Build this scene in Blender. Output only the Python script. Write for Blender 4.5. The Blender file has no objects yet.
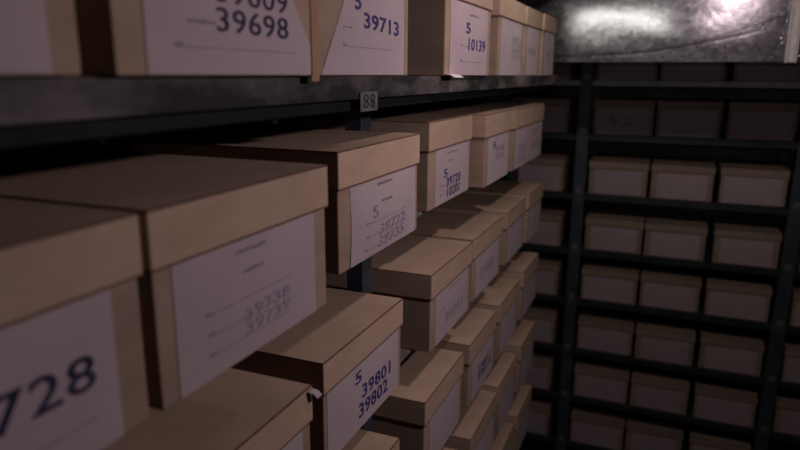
import bpy, bmesh, math, random
from mathutils import Vector, Matrix, noise
random.seed(7)
S = 0.4          # one unit below is 0.4 m (distance from the camera to the fronts of the long rack)
ZF = 5.1         # camera height over the floor in those units
scene = bpy.context.scene
C = scene.collection
def W(x, y, z): return Vector((x*S, y*S, (z+ZF)*S))

# ------------------------------------------------------------------ materials
def new_mat(name):
    m = bpy.data.materials.new(name); m.use_nodes = True
    nt = m.node_tree; b = nt.nodes['Principled BSDF']
    return m, nt, b
def N(nt, t, **kw):
    n = nt.nodes.new(t)
    for k, v in kw.items():
        if k in n.inputs: n.inputs[k].default_value = v
        else: setattr(n, k, v)
    return n
def ramp(nt, fac, stops):
    r = nt.nodes.new('ShaderNodeValToRGB')
    e = r.color_ramp.elements
    while len(e) < len(stops): e.new(0.5)
    for q, (p, c) in zip(e, stops): q.position = p; q.color = (*c, 1)
    nt.links.new(fac, r.inputs['Fac']); return r.outputs['Color']
def noise_mat(name, c1, c2, scale, rough=0.85, metal=0.0, bump=0.0, stretch=(1, 1, 1), lo=.35, hi=.65, detail=6, vary=0.0, spec=0.3):
    m, nt, b = new_mat(name)
    tc = N(nt, 'ShaderNodeTexCoord'); mp = N(nt, 'ShaderNodeMapping'); mp.inputs['Scale'].default_value = stretch
    nt.links.new(tc.outputs['Object'], mp.inputs['Vector'])
    no = N(nt, 'ShaderNodeTexNoise', Scale=scale, Detail=detail, Roughness=.6)
    nt.links.new(mp.outputs['Vector'], no.inputs['Vector'])
    col = ramp(nt, no.outputs['Fac'], [(lo, c1), (hi, c2)])
    if vary:
        oi = N(nt, 'ShaderNodeObjectInfo'); hs = N(nt, 'ShaderNodeHueSaturation')
        mr = N(nt, 'ShaderNodeMapRange'); mr.inputs['To Min'].default_value = 1-vary; mr.inputs['To Max'].default_value = 1+vary
        nt.links.new(oi.outputs['Random'], mr.inputs['Value']); nt.links.new(mr.outputs['Result'], hs.inputs['Value'])
        nt.links.new(col, hs.inputs['Color']); col = hs.outputs['Color']
    nt.links.new(col, b.inputs['Base Color'])
    b.inputs['Roughness'].default_value = rough; b.inputs['Metallic'].default_value = metal
    b.inputs['Specular IOR Level'].default_value = spec
    if bump:
        bp = N(nt, 'ShaderNodeBump', Strength=bump, Distance=.002)
        nt.links.new(no.outputs['Fac'], bp.inputs['Height']); nt.links.new(bp.outputs['Normal'], b.inputs['Normal'])
    return m
M = {}
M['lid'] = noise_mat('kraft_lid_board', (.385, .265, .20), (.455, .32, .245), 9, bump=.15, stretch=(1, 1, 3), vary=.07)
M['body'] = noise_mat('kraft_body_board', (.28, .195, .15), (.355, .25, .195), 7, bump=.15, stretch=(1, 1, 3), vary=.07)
M['label'] = noise_mat('label_paper', (.39, .31, .345), (.45, .36, .395), 6, rough=.9, vary=.05)
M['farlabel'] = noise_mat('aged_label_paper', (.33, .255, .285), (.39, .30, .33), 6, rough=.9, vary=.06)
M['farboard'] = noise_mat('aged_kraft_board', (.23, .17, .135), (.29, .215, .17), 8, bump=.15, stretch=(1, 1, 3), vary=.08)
M['tape'] = noise_mat('orange_brown_tape', (.29, .165, .10), (.35, .205, .125), 20, rough=.6)
M['ink'] = noise_mat('violet_stamp_ink', (.030, .025, .12), (.10, .075, .22), 55, rough=.8, lo=.4, hi=.75)
M['faint'] = noise_mat('faded_violet_stamp_ink', (.21, .165, .28), (.36, .29, .36), 70, rough=.8)
M['dark_ink'] = noise_mat('blue_black_stamp_ink', (.012, .012, .04), (.05, .045, .11), 60, rough=.8, lo=.4, hi=.75)
M['print'] = noise_mat('grey_printing', (.21, .165, .175), (.30, .235, .245), 50)
M['scrap'] = noise_mat('white_paper_scrap', (.7, .66, .66), (.8, .75, .75), 20)
M['steel'] = noise_mat('dark_painted_steel', (.012, .014, .016), (.026, .028, .032), 14, rough=.55, bump=.1, spec=.4)
M['post'] = noise_mat('blue_black_post_paint', (.030, .036, .050), (.052, .060, .080), 14, rough=.5, bump=.1, spec=.4)
M['edge'] = noise_mat('blue_grey_shelf_edge', (.34, .34, .40), (.46, .455, .52), 12, rough=.5, bump=.1)
M['flange'] = noise_mat('bright_zinc_flange', (.52, .47, .48), (.66, .60, .60), 40, rough=.45, metal=.15)
M['black'] = noise_mat('black_angle_iron', (.004, .005, .005), (.009, .010, .010), 14, rough=.7, spec=.15)
M['clip'] = noise_mat('bare_zinc_clip', (.11, .105, .11), (.19, .18, .19), 60, rough=.5, metal=.3)
M['board'] = noise_mat('worn_grey_shelf_edge', (.016, .015, .016), (.13, .108, .112), 7, rough=.8, bump=.2, stretch=(1, .8, 2.2), lo=.42, hi=.64, detail=10)
M['sheet'] = noise_mat('brown_grey_shelf_sheet', (.10, .085, .085), (.15, .125, .125), 10, rough=.7, bump=.1)
M['fold_rim_shade'] = noise_mat('dark_fold_and_rim_shade', (.10, .05, .04), (.16, .085, .07), 30)  # top folds; on the lower rim it paints in the shadow under the lid
M['concrete'] = noise_mat('dark_plaster', (.10, .095, .095), (.16, .15, .15), 3, bump=.2)
M['floor'] = noise_mat('grey_concrete_floor', (.07, .066, .064), (.12, .115, .11), 4, bump=.2)
DZ_SCUFF = .165
def galvanised():
    m, nt, b = new_mat('galvanised_sheet')
    tc = N(nt, 'ShaderNodeTexCoord')
    v = N(nt, 'ShaderNodeTexVoronoi', Scale=70.0); nt.links.new(tc.outputs['Object'], v.inputs['Vector'])
    no = N(nt, 'ShaderNodeTexNoise', Scale=5.0, Detail=8.0, Roughness=.65); nt.links.new(tc.outputs['Object'], no.inputs['Vector'])
    mx = N(nt, 'ShaderNodeMix', data_type='FLOAT'); mx.inputs[0].default_value = .45
    nt.links.new(no.outputs['Fac'], mx.inputs[2]); nt.links.new(v.outputs['Color'], mx.inputs[3])
    col = ramp(nt, mx.outputs[0], [(.25, (.125, .115, .137)), (.75, (.235, .220, .25))])
    # a long dark scuff that climbs across the sheet
    sx = N(nt, 'ShaderNodeSeparateXYZ'); nt.links.new(tc.outputs['Object'], sx.inputs[0])
    def mth(op, a, c=None, clamp=False):
        n = N(nt, 'ShaderNodeMath', operation=op, use_clamp=clamp)
        for k, q in enumerate((a, c)):
            if q is None: continue
            if isinstance(q, (int, float)): n.inputs[k].default_value = q
            else: nt.links.new(q, n.inputs[k])
        return n.outputs[0]
    X = mth('MULTIPLY', sx.outputs['X'], 1/S); Z = mth('SUBTRACT', mth('MULTIPLY', sx.outputs['Z'], 1/S), ZF)
    run = mth('POWER', mth('MAXIMUM', mth('DIVIDE', mth('ADD', X, .55), 1.3), 0.0), 1.6)
    zc = mth('ADD', mth('MULTIPLY', run, .30), DZ_SCUFF)
    wob = mth('MULTIPLY', mth('SUBTRACT', no.outputs['Fac'], .5), .05)
    dist = mth('ABSOLUTE', mth('SUBTRACT', mth('ADD', Z, wob), zc))
    scuff = mth('MULTIPLY', mth('SUBTRACT', 1.0, mth('DIVIDE', dist, .020), True), .75, True)
    mk = N(nt, 'ShaderNodeMix', data_type='RGBA'); nt.links.new(scuff, mk.inputs[0]); nt.links.new(col, mk.inputs[6]); mk.inputs[7].default_value = (.07, .063, .07, 1)
    nt.links.new(mk.outputs[2], b.inputs['Base Color'])
    rg = N(nt, 'ShaderNodeMapRange'); rg.inputs['To Min'].default_value = .14; rg.inputs['To Max'].default_value = .21
    nt.links.new(mx.outputs[0], rg.inputs['Value']); nt.links.new(rg.outputs['Result'], b.inputs['Roughness'])
    b.inputs['Metallic'].default_value = .7
    bp = N(nt, 'ShaderNodeBump', Strength=.45, Distance=.003)
    nt.links.new(mx.outputs[0], bp.inputs['Height']); nt.links.new(bp.outputs['Normal'], b.inputs['Normal'])
    return m
M['zinc'] = galvanised()

# ------------------------------------------------------------------ mesh helpers (metres)
def link(name, bm, mat, parent=None, smooth=False):
    me = bpy.data.meshes.new(name); bm.normal_update(); bm.to_mesh(me); bm.free()
    me.materials.append(mat)
    if smooth:
        for p in me.polygons: p.use_smooth = True
    o = bpy.data.objects.new(name, me); C.objects.link(o)
    if parent: o.parent = parent
    return o
def add_box(bm, x0, x1, y0, y1, z0, z1, bev=0.0, seg=2):
    g = bmesh.ops.create_cube(bm, size=1.0)
    for v in g['verts']:
        v.co = Vector((x0+(v.co.x+.5)*(x1-x0), y0+(v.co.y+.5)*(y1-y0), z0+(v.co.z+.5)*(z1-z0)))
    if bev:
        es = list({e for v in g['verts'] for e in v.link_edges})
        bmesh.ops.bevel(bm, geom=es, offset=bev, segments=seg, affect='EDGES', profile=.6)
    return bm
def box_bm(*a, **k): return add_box(bmesh.new(), *a, **k)
def empty(name, loc, rz=0.0):
    o = bpy.data.objects.new(name, None); o.empty_display_size = .05
    C.objects.link(o); o.location = loc; o.rotation_euler = (0, 0, rz); return o
def tag(o, label, cat, group=None):
    o['label'] = label; o['category'] = cat
    if group: o['group'] = group
    return o
def struct(name, bm, mat):
    o = link(name, bm, mat); o['kind'] = 'structure'; return o

def text_mesh(txt, x0, x1, z0, z1, bf, bold=.02, skew=0.0):
    """Stamped characters as a flat mesh that fills the given rectangle of a box front."""
    cu = bpy.data.curves.new('stamp', 'FONT'); cu.body = txt; cu.offset = bold; cu.extrude = .002
    cu.resolution_u = 3; cu.space_character = 1.08; cu.space_line = .82
    t = bpy.data.objects.new('stamp_source', cu); C.objects.link(t)
    bpy.context.view_layer.update()
    me = bpy.data.meshes.new_from_object(t.evaluated_get(bpy.context.evaluated_depsgraph_get()))
    bpy.data.objects.remove(t); bpy.data.curves.remove(cu)
    xs = [v.co.x for v in me.vertices]; ys = [v.co.y for v in me.vertices]; zs = [v.co.z for v in me.vertices]
    ax, bx, ay, by = min(xs), max(xs), min(ys), max(ys); zt = max(zs)
    for v in me.vertices:
        u = (v.co.x-ax)/(bx-ax); w = (v.co.y-ay)/(by-ay)
        xx = x0+u*(x1-x0); zz = z0+w*(z1-z0)+skew*u
        v.co = Vector((xx, -bf(xx, zz)-.0013-(.0002 if v.co.z > 0 else -.0001), zz))
    return me

def lid_bm(w, d, h, hl, over, t=.003):
    """A pull-off lid: an open shell that hangs over the body."""
    bm = bmesh.new()
    add_box(bm, -w/2-over, w/2+over, -over, d+over, h-hl, h)
    bm.faces.ensure_lookup_table()
    bottom = min(bm.faces, key=lambda f: f.calc_center_median().z)
    top_e = [e for e in bm.edges if not any(f is bottom for f in e.link_faces)]
    bmesh.ops.bevel(bm, geom=top_e, offset=.0020, segments=2, affect='EDGES', profile=.6)
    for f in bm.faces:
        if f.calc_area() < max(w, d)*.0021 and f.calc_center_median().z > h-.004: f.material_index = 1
    bm.faces.ensure_lookup_table()
    bottom = min(bm.faces, key=lambda f: (f.normal.z, f.calc_center_median().z))
    for v in bottom.verts: v.co.z += .0022
    rr = bmesh.ops.extrude_face_region(bm, geom=[bottom]); nb = [q for q in rr['geom'] if isinstance(q, bmesh.types.BMFace)][0]
    bmesh.ops.translate(bm, verts=list(nb.verts), vec=(0, 0, -.0022))
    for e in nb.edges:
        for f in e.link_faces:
            if f is not nb: f.material_index = 1  # dark rim colour stands in for the shadow line below the lid
    if bottom.is_valid and bottom is not nb: bmesh.ops.delete(bm, geom=[bottom], context='FACES_ONLY')
    bottom = nb
    bmesh.ops.inset_region(bm, faces=[bottom], thickness=t)
    r = bmesh.ops.extrude_face_region(bm, geom=[bottom])
    bmesh.ops.translate(bm, verts=[v for v in r['geom'] if isinstance(v, bmesh.types.BMVert)], vec=(0, 0, hl-t))
    bmesh.ops.delete(bm, geom=[bottom], context='FACES')
    return bm
def bulge_fn(w, h, amt):
    return lambda x, z: amt*max(0, 1-(2*x/w)**2)*math.sin(math.pi*min(1, max(0, z/h)))
def body_bm(w, d, h, bf):
    bm = bmesh.new(); add_box(bm, -w/2, w/2, 0, d, 0, h)
    bmesh.ops.subdivide_edges(bm, edges=list(bm.edges), cuts=5, use_grid_fill=True)
    for v in bm.verts:
        if v.co.y < 1e-5: v.co.y -= bf(v.co.x, v.co.z)
    sharp = [e for e in bm.edges if len(e.link_faces) == 2 and e.calc_face_angle() > .9]
    bmesh.ops.bevel(bm, geom=sharp, offset=.0022, segments=2, affect='EDGES', profile=.6)
    return bm
def label_bm(x0, x1, z0, z1, bf, cut=None, n=6, slant=0.0):
    """A sheet of paper with real thickness pasted on the front; cut = (dx, dz) of a slanted-off upper corner."""
    bm = bmesh.new(); front = {}
    for i in range(n+1):
        for j in range(n+1):
            z = z0+(z1-z0)*j/n; xl = x0+slant*j/n; x = xl+(x1-xl)*i/n
            if cut and x > x1-cut[0] and z > z1-cut[1]*(x-(x1-cut[0]))/cut[0]:
                z = z1-cut[1]*(x-(x1-cut[0]))/cut[0] - (n-j)*1e-4 if j == n else min(z, z1-cut[1]*(x-(x1-cut[0]))/cut[0]-(n-j)*1e-4)
            front[i, j] = bm.verts.new((x, -bf(x, z)-.0008, z))
    for i in range(n):
        for j in range(n):
            bm.faces.new((front[i, j], front[i+1, j], front[i+1, j+1], front[i, j+1]))
    r = bmesh.ops.extrude_face_region(bm, geom=list(bm.faces))
    bmesh.ops.translate(bm, verts=[v for v in r['geom'] if isinstance(v, bmesh.types.BMVert)], vec=(0, .0006, 0))
    bmesh.ops.recalc_face_normals(bm, faces=list(bm.faces))
    return bm
DEPTH = .85*S
def make_box(loc, rz, w, h, hl, label, group, lab=None, stamps=(), heads=(), lines=(), bulge=0.0, cut=None, far=False, cat='box', over=.0032, slant=0.0):
    """One archive box: body (> label > stamp, printed heading, ruled line) and lid. All sizes in metres, local x along the front, z up."""
    root = empty('archive_box', loc, rz)
    tag(root, label, cat, group)
    bf = bulge_fn(w, h-hl, bulge)
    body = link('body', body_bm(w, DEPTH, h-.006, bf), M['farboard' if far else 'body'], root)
    link('lid', lid_bm(w, DEPTH, h, hl, over), M['farboard' if far else 'lid'], root).data.materials.append(M['fold_rim_shade'])
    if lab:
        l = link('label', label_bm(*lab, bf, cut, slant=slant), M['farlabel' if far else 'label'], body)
        for (txt, x0, x1, z0, z1, mat, skew) in stamps:
            me = text_mesh(txt, x0, x1, z0, z1, bf, bold={'dark_ink': .006, 'ink': .018}.get(mat, .012), skew=skew)
            me.materials.append(M[mat])
            o = bpy.data.objects.new('stamp', me); C.objects.link(o); o.parent = l
        for (x0, x1, z0, z1) in heads:
            bm = bmesh.new(); x = x0; k = random.Random(int(x0*1e5)+int(z0*1e4))
            while x < x1-.0015:
                ww = k.uniform(.003, .007); xe = min(x+ww, x1); yy = -bf((x+xe)/2, z0)-.0012
                add_box(bm, x, xe, yy, yy+.0004, z0+k.uniform(0, .001), z1-k.uniform(0, .0012)); x = xe+k.uniform(.0008, .002)
            link('printed_heading', bm, M['print'], l)
        for (x0, x1, z) in lines:
            bm = bmesh.new(); n = 6
            for i in range(n):
                a = x0+(x1-x0)*i/n; b2 = x0+(x1-x0)*(i+1)/n; yy = -bf((a+b2)/2, z)-.0011
                add_box(bm, a, b2, yy, yy+.0003, z-.0005, z+.0005)
            add_box(bm, x0, x0+.009, -bf(x0, z)-.0012, -bf(x0, z)-.0008, z-.0006, z+.0034)
            link('ruled_line', bm, M['print'], l)
    return root

# ------------------------------------------------------------------ the setting
bm = box_bm(-2.6*S, 4.0*S, -4.2*S, 9.4*S, -.05, 0); struct('floor', bm, M['floor'])
ZC = (2.0+ZF)*S
struct('ceiling', box_bm(-2.6*S, 4.0*S, -4.2*S, 9.4*S, ZC, ZC+.05), M['concrete'])
struct('wall_left', box_bm(-2.6*S-.05, -2.6*S, -4.2*S, 9.4*S, 0, ZC), M['concrete'])
struct('wall_right', box_bm(4.0*S, 4.0*S+.05, -4.2*S, 9.4*S, 0, ZC), M['concrete'])
struct('wall_back', box_bm(-2.6*S, 4.0*S, 9.4*S, 9.4*S+.05, 0, ZC), M['concrete'])
struct('wall_front', box_bm(-2.6*S, 4.0*S, -4.2*S-.05, -4.2*S, 0, ZC), M['concrete'])

# ------------------------------------------------------------------ long rack along the aisle
R0 = {0: .70, 1: -.006, 2: -.669, 3: -1.378, 4: -2.01, 5: -2.66, 6: -3.31, 7: -3.97, 8: -4.62}
rack = tag(empty('shelving_rack', W(-1.65, 2.7, -ZF)), 'long dark steel rack full of labelled boxes running along the aisle', 'shelving')
Y0, Y1, XF, XB = -.55, 5.95, -1.26, -2.06
def rel(o, root): o.parent = root; o.matrix_parent_inverse = Matrix.Translation(-root.location)
posts_y = [-.46, 2.667, 5.95]
for yp in posts_y:
    for xp, s in ((XF-.035, 1), (XB+.035, -1)):
        c = W(xp, yp, 0); bm = bmesh.new(); hw = .0205; t = .003
        add_box(bm, c.x+s*.010-t/2, c.x+s*.010+t/2, c.y-hw, c.y+hw, 0, ZC-.08, bev=.0008, seg=1)          # web facing the aisle
        for q in (-1, 1):
            add_box(bm, min(c.x+s*.010, c.x-s*.022), max(c.x+s*.010, c.x-s*.022), c.y+q*(hw-t/2)-t/2, c.y+q*(hw-t/2)+t/2, 0, ZC-.08, bev=.0008, seg=1)
        p = link('post', bm, M['post'], None); rel(p, rack)
for r, z in R0.items():
    zt = (z+ZF)*S-.0006
    xf = {0: -1.0, 1: -.955, 2: -1.10}.get(r, -1.12)
    a = W(XB, Y0, 0); b = W(xf, Y1+.05, 0)
    if r == 1:
        o = link('shelf', box_bm(a.x, b.x-.012, a.y, b.y, zt-.016, zt, bev=.001, seg=1), M['board']); rel(o, rack)
        e = link('shelf_edge', box_bm(b.x-.0119, b.x, a.y, b.y, zt-.030, zt, bev=.002, seg=2), M['board']); rel(e, rack)
        o = link('edge_angle', box_bm(b.x-.050, b.x-.0122, a.y, b.y, zt-.046, zt-.0162, bev=.0015, seg=1), M['black']); rel(o, rack)
    else:
        o = link('shelf', box_bm(a.x, b.x, a.y, b.y, zt-.007, zt, bev=.001, seg=1), M['sheet']); rel(o, rack)
# small number tag clipped over the first shelf edge
c = W(-.949, 2.025, -.090)
o = link('number_tag', box_bm(c.x-.0012, c.x, c.y-.027, c.y+.027, c.z-.0135, c.z+.0125, bev=.0005, seg=2), M['clip']); rel(o, rack)
bm = bmesh.new()
for dy in (-.010, .010):
    for dz in (-.0045, .0045):
        for k in range(10):
            a = 2*math.pi*k/10; q = .0038
            add_box(bm, c.x-.0001, c.x+.0004, c.y+dy+1.6*q*math.cos(a)-.0018, c.y+dy+1.6*q*math.cos(a)+.0018, c.z+dz+q*math.sin(a)-.0011, c.z+dz+q*math.sin(a)+.0011)
d8 = link('tag_digit', bm, M['steel'], o)
# ---- boxes of the long rack: row, face distance, near edge, width, height, lid height, label text, extras in rack coordinates (y, z)
def put(row, k, y0, w, h, label, hl=.135, lab=None, stamps=(), heads=(), lines=(), bulge=0.0, cut=None, yaw=0.0, group=None, slant=0.0):
    yc = y0+w/2; zb = R0[row]
    cx = lambda y: (y-yc)*S
    cz = lambda z: (z-zb)*S
    if lab is None: lab = (y0+.075, y0+w-.05, None)
    top = zb+h-hl-.004
    L = (cx(lab[0]), cx(lab[1]), .0012, cz(top))
    st = [(t, cx(a), cx(b), cz(c), cz(d), m, sk*S) for (t, a, b, c, d, m, sk) in stamps]
    hd = [(cx(a), cx(b), cz(c), cz(d)) for (a, b, c, d) in heads]
    ln = [(cx(a), cx(b), cz(c)) for (a, b, c) in lines]
    return make_box(W(-k, yc, zb), math.pi/2+yaw, w*S, h*S, hl*S, label, group, L, st, hd, ln, bulge*S, cut and (cut[0]*S, cut[1]*S), slant=slant*S)
G1, G2, G3, G4, G5, G6 = ('archive boxes on the %s shelf of the long rack' % s for s in ('topmost full', 'second', 'third', 'fourth', 'fifth', 'sixth'))
# topmost full shelf
put(1, .93, .04, .795, .46, 'brown archive box with blank white label nearest the camera on topmost full shelf', group=G1, hl=.125, lab=(.10, .775))
b98 = put(1, .925, .905, .745, .46, 'brown archive box stamped 39698 on a white label with slanted corner above the shelf edge', group=G1, lab=(.981, 1.592), hl=.125,
    stamps=[('39698', 1.195, 1.48, .088, .140, 'dark_ink', -.004), ('39609', 1.195, 1.48, .150, .202, 'dark_ink', -.004)],
    heads=[(1.10, 1.19, .100, .110)], lines=[(1.06, 1.52, .052)], cut=(.20, .25))
put(1, 1.003, 1.765, .745, .46, 'brown archive box stamped 39713 beside the slanted corner label box', group=G1, hl=.125, lab=(1.79, 2.455), slant=.21,
    stamps=[('39713', 2.078, 2.393, .152, .205, 'ink', -.012), ('5', 2.015, 2.06, .208, .262, 'ink', 0)],
    heads=[(1.93, 1.99, .145, .152)], lines=[(1.93, 2.32, .088)], bulge=.008)
b39 = put(1, .934, 2.77, .76, .46, 'brown archive box with small stamp 10139 and paper scrap under it, beyond post', group=G1, hl=.125, lab=(2.83, 3.46),
    stamps=[('5', 3.06, 3.13, .19, .24, 'ink', 0), ('10139', 3.10, 3.41, .113, .170, 'ink', 0)], heads=[(3.12, 3.28, .272, .284)],
    lines=[(2.98, 3.38, .06), (2.98, 3.12, .13)], bulge=.006)
put(1, .96, 3.80, .70, .46, 'brown archive box with block of stamped numbers third from far end, topmost full shelf', group=G1, hl=.125, lab=(3.85, 4.45),
    stamps=[('39714\n39715', 4.16, 4.44, .10, .235, 'faint', 0)], yaw=.01)
put(1, .96, 4.56, .55, .46, 'brown archive box second from far end on topmost full shelf, against last box', group=G1, hl=.125, lab=(4.62, 5.04),
    stamps=[('39720', 4.66, 4.9, .135, .185, 'faint', 0)])
put(1, .945, 5.14, .52, .46, 'brown archive box at far end of topmost full shelf, before the metal duct', group=G1, hl=.125, lab=(5.22, 5.62),
    stamps=[('397', 5.3, 5.46, .11, .18, 'faint', 0)])
# second shelf
put(2, .898, .06, .824, .418, 'large near box stamped 39728 in big digits on second shelf', group=G2, lab=(.12, .815), hl=.122,
    stamps=[('39728', .432, .766, -.543, -.477, 'dark_ink', .002)], lines=[(.56, .76, -.60)])
put(2, .892, .914, .683, .418, 'large box with ruled label and faded stamp next to box of big digits', group=G2, lab=(.965, 1.53), hl=.122,
    heads=[(1.173, 1.294, -.409, -.397), (1.2, 1.277, -.459, -.448)], lines=[(1.06, 1.41, -.519), (1.065, 1.40, -.567), (1.065, 1.39, -.615)],
    stamps=[('39738\n39739', 1.20, 1.395, -.612, -.545, 'faint', .006)])
put(2, .99, 1.863, .735, .422, 'box with bulging label and two rows of violet stamp, second shelf, before the post', group=G2, lab=(1.945, 2.565), hl=.13,
    heads=[(2.166, 2.308, -.407, -.395), (2.193, 2.289, -.472, -.461)], lines=[(2.06, 2.44, -.535), (2.06, 2.44, -.585), (2.055, 2.43, -.635)],
    stamps=[('5', 2.112, 2.16, -.52, -.474, 'faint', 0), ('39722\n39735', 2.175, 2.43, -.645, -.55, 'faint', .004)], bulge=.014)
put(2, 1.072, 2.962, .72, .443, 'box with dark two-line stamp just beyond the middle post on second shelf', group=G2, lab=(3.065, 3.645), hl=.145,
    stamps=[('5', 3.20, 3.26, -.533, -.488, 'ink', 0), ('39720\n10201', 3.245, 3.495, -.645, -.538, 'ink', .004)],
    heads=[(3.25, 3.42, -.412, -.402), (3.28, 3.36, -.455, -.447)], lines=[(3.14, 3.26, -.57), (3.14, 3.25, -.62)])
put(2, 1.0, 3.746, .642, .44, 'box third from far end of second shelf with one compact stamp', group=G2, lab=(3.82, 4.36), hl=.14,
    stamps=[('5', 3.94, 4.0, -.45, -.41, 'ink', 0), ('39740\n39741', 4.0, 4.24, -.535, -.44, 'faint', 0)])
put(2, 1.0, 4.497, .55, .435, 'box second from far end of second shelf with blotted stamp block', group=G2, lab=(4.57, 5.02), hl=.14,
    stamps=[('39742\n39743', 4.66, 4.95, -.64, -.50, 'faint', 0)])
put(2, 1.0, 5.07, .55, .435, 'last box at far end of second shelf with tall column stamp', group=G2, lab=(5.1, 5.56), hl=.14,
    stamps=[('397\n448', 5.13, 5.5, -.585, -.41, 'faint', 0)])
# third shelf
b_bent = put(3, .995, .905, .747, .40, 'near box with bent lid corner on third shelf, under the ruled label box', group=G3, hl=.125)
put(3, 1.027, 1.80, .71, .408, 'box stamped 39801 over 39802 on third shelf, before the middle post', group=G3, lab=(1.822, 2.475), hl=.122,
    stamps=[('5', 2.046, 2.10, -1.175, -1.125, 'ink', 0), ('39801', 2.105, 2.385, -1.255, -1.197, 'ink', -.012), ('39802', 2.075, 2.355, -1.330, -1.268, 'ink', -.008)])
put(3, 1.015, 2.869, .70, .414, 'box with faint smudged label beyond middle post on third shelf', group=G3, hl=.13,
    stamps=[('39803', 3.10, 3.42, -1.30, -1.24, 'faint', 0)], heads=[(3.15, 3.35, -1.13, -1.12)], lines=[(3.05, 3.45, -1.21)])
put(3, 1.029, 3.66, .71, .404, 'second box beyond middle post on third shelf, close against its neighbours', group=G3, hl=.13,
    stamps=[('39805', 3.85, 4.2, -1.28, -1.20, 'faint', 0)])
put(3, 1.03, 4.53, .66, .40, 'third box beyond middle post on third shelf', group=G3, hl=.125)
put(3, 1.016, 5.25, .62, .415, 'last box at far end of third shelf, sticking out past the others', group=G3, hl=.13)
# fourth shelf
put(4, .995, 1.70, .70, .42, 'box with lit lid corner under the 39801 box on fourth shelf', group=G4, hl=.13)
put(4, .993, 2.745, .635, .425, 'first box beyond the middle post on fourth shelf, past a wide dark gap', group=G4, hl=.13)
put(4, .99, 3.517, .63, .418, 'box with bold violet stamp at label corner on fourth shelf', group=G4, hl=.13,
    stamps=[('39811\n39812', 3.735, 4.05, -1.93, -1.83, 'ink', 0)])
put(4, .991, 4.25, .65, .419, 'second box from far end of fourth shelf', group=G4, hl=.13)
put(4, 1.0, 5.1, .65, .42, 'last box at far end of fourth shelf, overhanging the fifth', group=G4, hl=.13)
# fifth and sixth shelves
put(5, .97, 2.745, .655, .42, 'box just entering view at the lower edge on fifth shelf', group=G5, hl=.13)
put(5, .975, 3.55, .66, .42, 'third box from far end of fifth shelf, in front of a narrow dark gap', group=G5, hl=.13)
put(5, .985, 4.30, .62, .42, 'second box from far end of fifth shelf', group=G5, hl=.13)
put(5, .985, 5.08, .62, .42, 'last box at far end of fifth shelf, low by the floor', group=G5, hl=.13)
put(6, .985, 4.33, .62, .42, 'second box from far end of sixth shelf', group=G6, hl=.13)
put(6, .985, 5.08, .62, .42, 'lowest visible box at far end of the long rack, sixth shelf', group=G6, hl=.13)
# a torn strip of tape hangs off the 39698 box over the shelf edge; a paper scrap sticks out below 10139
def strip(parent, name, pts, wdt, mat):
    bm = bmesh.new(); vs = []
    for (x, y, z) in pts: vs.append((bm.verts.new((x-wdt/2, y, z)), bm.verts.new((x+wdt/2, y, z))))
    for a, b in zip(vs, vs[1:]): bm.faces.new((a[0], a[1], b[1], b[0]))
    r = bmesh.ops.extrude_face_region(bm, geom=list(bm.faces))
    bmesh.ops.translate(bm, verts=[v for v in r['geom'] if isinstance(v, bmesh.types.BMVert)], vec=(0, .0006, 0))
    bmesh.ops.recalc_face_normals(bm, faces=list(bm.faces))
    return link(name, bm, M[mat], parent)
w2 = .745*S/2
t = strip(b98, 'edge_tape', [(w2-.013, -.0012, .118), (w2-.013, -.0012, .06), (w2-.0125, -.0014, .004), (w2-.014, -.0010, -.006)], .017, 'tape')
t['label'] = 'orange tape along the edge'
strip(b39, 'paper_scrap', [(-.125, -.002, .003), (-.125, -.012, .0012), (-.122, -.019, -.003)], .055, 'scrap')['label'] = 'white paper scrap'

wb = .747*S/2; hb = .40*S
strip(b_bent, 'bent_corner', [(wb-.006, -.006, hb-.003), (wb-.003, -.012, hb-.006), (wb+.002, -.015, hb-.014)], .012, 'label')['label'] = 'pale torn lid corner'

# ------------------------------------------------------------------ far rack across the end of the aisle
YD = 7.694
RB = {1: -.056, 2: -.650, 3: -1.345, 4: -2.015, 5: -2.635, 6: -3.285, 7: -3.915, 8: -4.555}
far = tag(empty('shelving_rack', W(.2, YD+.6, -ZF)), 'dark steel rack across the end of the aisle behind the metal duct', 'shelving')
X0, X1 = -2.45, 3.5
YFp = YD-.075
for xp in (-2.4, -.895, 1.30, 3.42):
    for yy, s in ((YFp, -1), (YD+1.09, 1)):
        c = W(xp, yy, 0); bm = bmesh.new(); hw = .025; t = .003
        add_box(bm, c.x-hw, c.x+hw, c.y+s*.010-t/2, c.y+s*.010+t/2, 0, ZC-.1, bev=.0008, seg=1)
        for q in (-1, 1):
            add_box(bm, c.x+q*hw-t/2, c.x+q*hw+t/2, min(c.y+s*.010, c.y-s*.022), max(c.y+s*.010, c.y-s*.022), 0, ZC-.1, bev=.0008, seg=1)
        p = link('post', bm, M['post']); rel(p, far)
        if s < 0:
            for r, z in RB.items():
                zc = (z+ZF)*S+.018
                k = link('shelf_clip', box_bm(c.x-.013, c.x+.013, c.y-.0165, c.y-.0117, zc-.014, zc+.014, bev=.002, seg=1), M['clip'], p)
                k.matrix_parent_inverse = Matrix.Identity(4)
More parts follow.
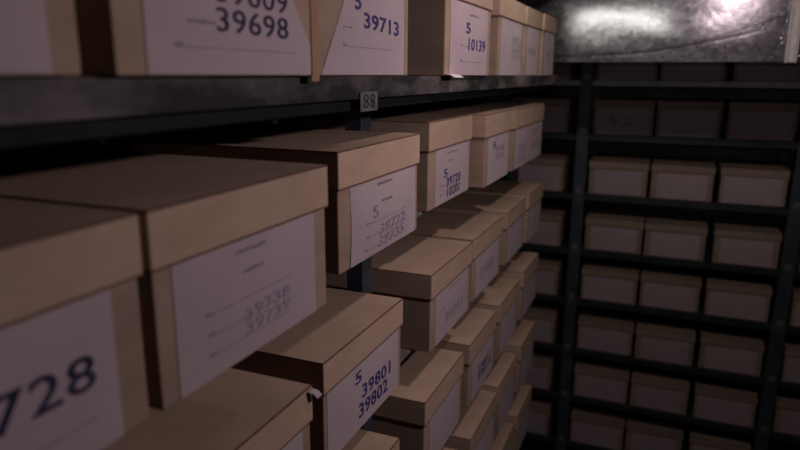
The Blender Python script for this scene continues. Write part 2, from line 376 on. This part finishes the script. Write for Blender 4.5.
for r, z in list(RB.items()) + [(0, .62)]:
    zt = (z+ZF)*S-.0006
    a = W(X0, YD-.035, 0); b = W(X1, YD+1.0, 0)
    o = link('shelf', box_bm(a.x, b.x, a.y, b.y, zt-.006, zt, bev=.001, seg=1), M['steel']); rel(o, far)
    if r == 1:                                    # the topmost shelf has a paler folded front edge
        y1 = W(0, YD-.045, 0).y
        o = link('shelf_edge', box_bm(a.x, b.x, y1-.003, a.y, zt-.024, zt, bev=.002, seg=2), M['edge']); rel(o, far)
    else:
        o = link('shelf_edge', box_bm(a.x, b.x, a.y-.004, a.y-.0001, zt-.030, zt, bev=.001, seg=1), M['steel']); rel(o, far)
cols = [(-1.735, 'second box outward from the first post'), (-1.08, 'box before the first post'),
        (-.482, 'first box after the first post'), (.185, 'middle box between the posts'), (.89, 'box beside the second post, between the posts'), (1.73, 'box beyond the second post')]
cols = [(x+(.0 if x > -1 else -.32), d) for x, d in cols]
rows = {1: 'shelf behind the duct', 2: 'shelf under the duct', 3: 'third shelf', 4: 'fourth shelf', 5: 'fifth shelf', 6: 'sixth shelf', 7: 'seventh shelf', 8: 'lowest shelf in view'}
prng = random.Random(3)
protos = []
def far_box(x, row, label, group, kind):
    """kind 0: broad label; kind 1: smaller label; kind 2: label with a dark stamp. The first of a kind is built, later ones are copies."""
    loc = W(x, YD+prng.uniform(-.02, .02), RB[row]); rz = prng.uniform(-.006, .006)
    if kind not in made:
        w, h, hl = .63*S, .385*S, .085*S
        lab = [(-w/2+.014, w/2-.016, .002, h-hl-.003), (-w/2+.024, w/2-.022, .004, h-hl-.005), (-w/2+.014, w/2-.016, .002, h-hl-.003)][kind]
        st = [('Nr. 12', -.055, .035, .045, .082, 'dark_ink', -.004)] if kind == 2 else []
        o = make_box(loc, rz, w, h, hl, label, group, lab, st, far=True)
        made[kind] = o; return o
    src = made[kind]; o = src.copy(); C.objects.link(o)
    def kids(s, d):
        for ch in [q for q in every if q.parent == s]:
            n = ch.copy(); C.objects.link(n); n.parent = d; kids(ch, n)
    every = list(bpy.data.objects)
    kids(src, o)
    o.location = loc; o.rotation_euler = (0, 0, rz); o['label'] = label; o['group'] = group
    return o
made = {}
for r in RB:
    for ci, (x, d) in enumerate(cols):
        if ci == 0: continue
        if r == 8 and ci > 4: continue
        kind = 2 if (r == 2 and ci == 2) else prng.choice((0, 0, 1))
        far_box(x+prng.uniform(-.008, .008), r, 'brown ' + d + ', far rack, ' + rows[r], 'archive boxes on the far rack', kind)

# ------------------------------------------------------------------ galvanised ventilation duct crossing over the aisle
DY = 6.04; DZ0, DZ1 = .112, 1.25
duct = tag(empty('ventilation_duct', W(0, DY, DZ0)), 'shiny galvanised sheet metal ventilation duct crossing over the end of the aisle', 'duct')
def duct_section(x0, x1, nx, nz, dent=False):
    a = W(x0, DY, DZ0); b = W(x1, DY+1.0, DZ1)
    bm = bmesh.new(); add_box(bm, a.x, b.x, a.y, b.y, a.z, b.z)
    fr = min(bm.faces, key=lambda f: f.calc_center_median().y)
    bmesh.ops.delete(bm, geom=[fr], context='FACES_ONLY')
    g = {}
    for i in range(nx+1):
        for j in range(nz+1):
            u, v = i/nx, j/nz
            x = a.x+(b.x-a.x)*u; z = a.z+(b.z-a.z)*v
            e = min(1, 8*u, 8*(1-u), 8*v, 8*(1-v))
            y = a.y + .10*(z-a.z) - e*.0011*(noise.noise(Vector((x*4.3, z*9, 2.0)))+.2*noise.noise(Vector((x*11, z*17, 5.0))))
            if dent:
                X = x/S; zc = DZ0+.058+.22*max(0, (X+.55)/1.3)**1.6           # long shallow crease rising across the sheet
                q = ((z/S-ZF)-zc)/.012
                y += .0002*math.exp(-q*q)*max(0, min(1, (X+1.2)*2, (.75-X)*4))
            g[i, j] = bm.verts.new((x, y, z))
    for i in range(nx):
        for j in range(nz):
            f = bm.faces.new((g[i, j], g[i+1, j], g[i+1, j+1], g[i, j+1])); f.smooth = True
    bmesh.ops.remove_doubles(bm, verts=list(bm.verts), dist=1e-5)
    o = link('duct_section', bm, M['zinc']); rel(o, duct); return o
duct_section(-2.3, .800, 150, 120, True)
duct_section(.875, 3.6, 40, 20)
for (x0, x1, pr) in ((.795, .812, .016), (.812, .866, .008), (.866, .880, .016)):
    a = W(x0, DY, DZ0); b = W(x1, DY+1.0, DZ1)
    o = link('joint_flange', box_bm(a.x, b.x, a.y-pr, b.y+pr, a.z-.001-pr*.2, b.z+.001, bev=.0025, seg=2), M['flange']); rel(o, duct)

# ------------------------------------------------------------------ camera
cam_d = bpy.data.cameras.new('camera'); cam = bpy.data.objects.new('camera', cam_d); C.objects.link(cam)
F = Vector((-0.37080692, 0.90030903, -0.22791639)); R = Vector((0.92413553, 0.38202455, 0.00554722)); U = Vector((-0.09206387, 0.20856868, 0.97366491))
mt = Matrix((R, U, -F)).transposed().to_4x4(); mt.translation = W(0, 0, 0); cam.matrix_world = mt
cam_d.sensor_width = 36.0; cam_d.lens = 645.0/800*36.0; cam_d.clip_start = .01
cam_d.dof.use_dof = True; cam_d.dof.focus_distance = 1.05; cam_d.dof.aperture_fstop = 3.6
scene.camera = cam

# ------------------------------------------------------------------ light: an added fill spot by the camera and two bulbs over the aisle
def lamp(name, kind, loc, power, col, **kw):
    l = bpy.data.lights.new(name, kind); l.energy = power; l.color = col
    for k, v in kw.items(): setattr(l, k, v)
    o = bpy.data.objects.new(name, l); C.objects.link(o); o.location = loc; return o
o = lamp('work_light', 'SPOT', W(1.0, 2.15, .40), 11, (1, .84, .86), shadow_soft_size=.02, spot_size=math.radians(176), spot_blend=.7)
o.rotation_euler = (W(-1, 1.9, -.35)-o.location).to_track_quat('-Z', 'Y').to_euler()
o = lamp('ceiling_spot', 'SPOT', W(.60, 2.9, 1.68), 17, (1, .83, .78), shadow_soft_size=.03, spot_size=math.radians(125), spot_blend=.75)
o.rotation_euler = (W(-.7, 4.8, -1.2)-o.location).to_track_quat('-Z', 'Y').to_euler()
o = lamp('aisle_tube', 'AREA', W(-.62, 4.0, 1.04), 1.1, (.97, 1, .84), shape='RECTANGLE', size=.40, size_y=.02)
o.rotation_euler = (math.radians(58), 0, 0)
o = lamp('far_rack_fill', 'SPOT', W(.06, -.12, .10), 9, (1, .90, .92), shadow_soft_size=.01, spot_size=math.radians(30), spot_blend=.9)  # added fill, no known lamp here; lifts the dim second shelf of the far rack
o.rotation_euler = (W(.25, 7.7, -.25)-o.location).to_track_quat('-Z', 'Y').to_euler()
w = bpy.data.worlds.new('world'); scene.world = w; w.use_nodes = True
w.node_tree.nodes['Background'].inputs['Color'].default_value = (.5, .5, .55, 1)
w.node_tree.nodes['Background'].inputs['Strength'].default_value = .012
vs = scene.view_settings
scene.display_settings.display_device = 'sRGB'
vs.view_transform = 'Standard'; vs.look = 'None'; vs.gamma = 1.0; vs.exposure = 0.0; vs.use_curve_mapping = False
scene.cycles.use_denoising = True
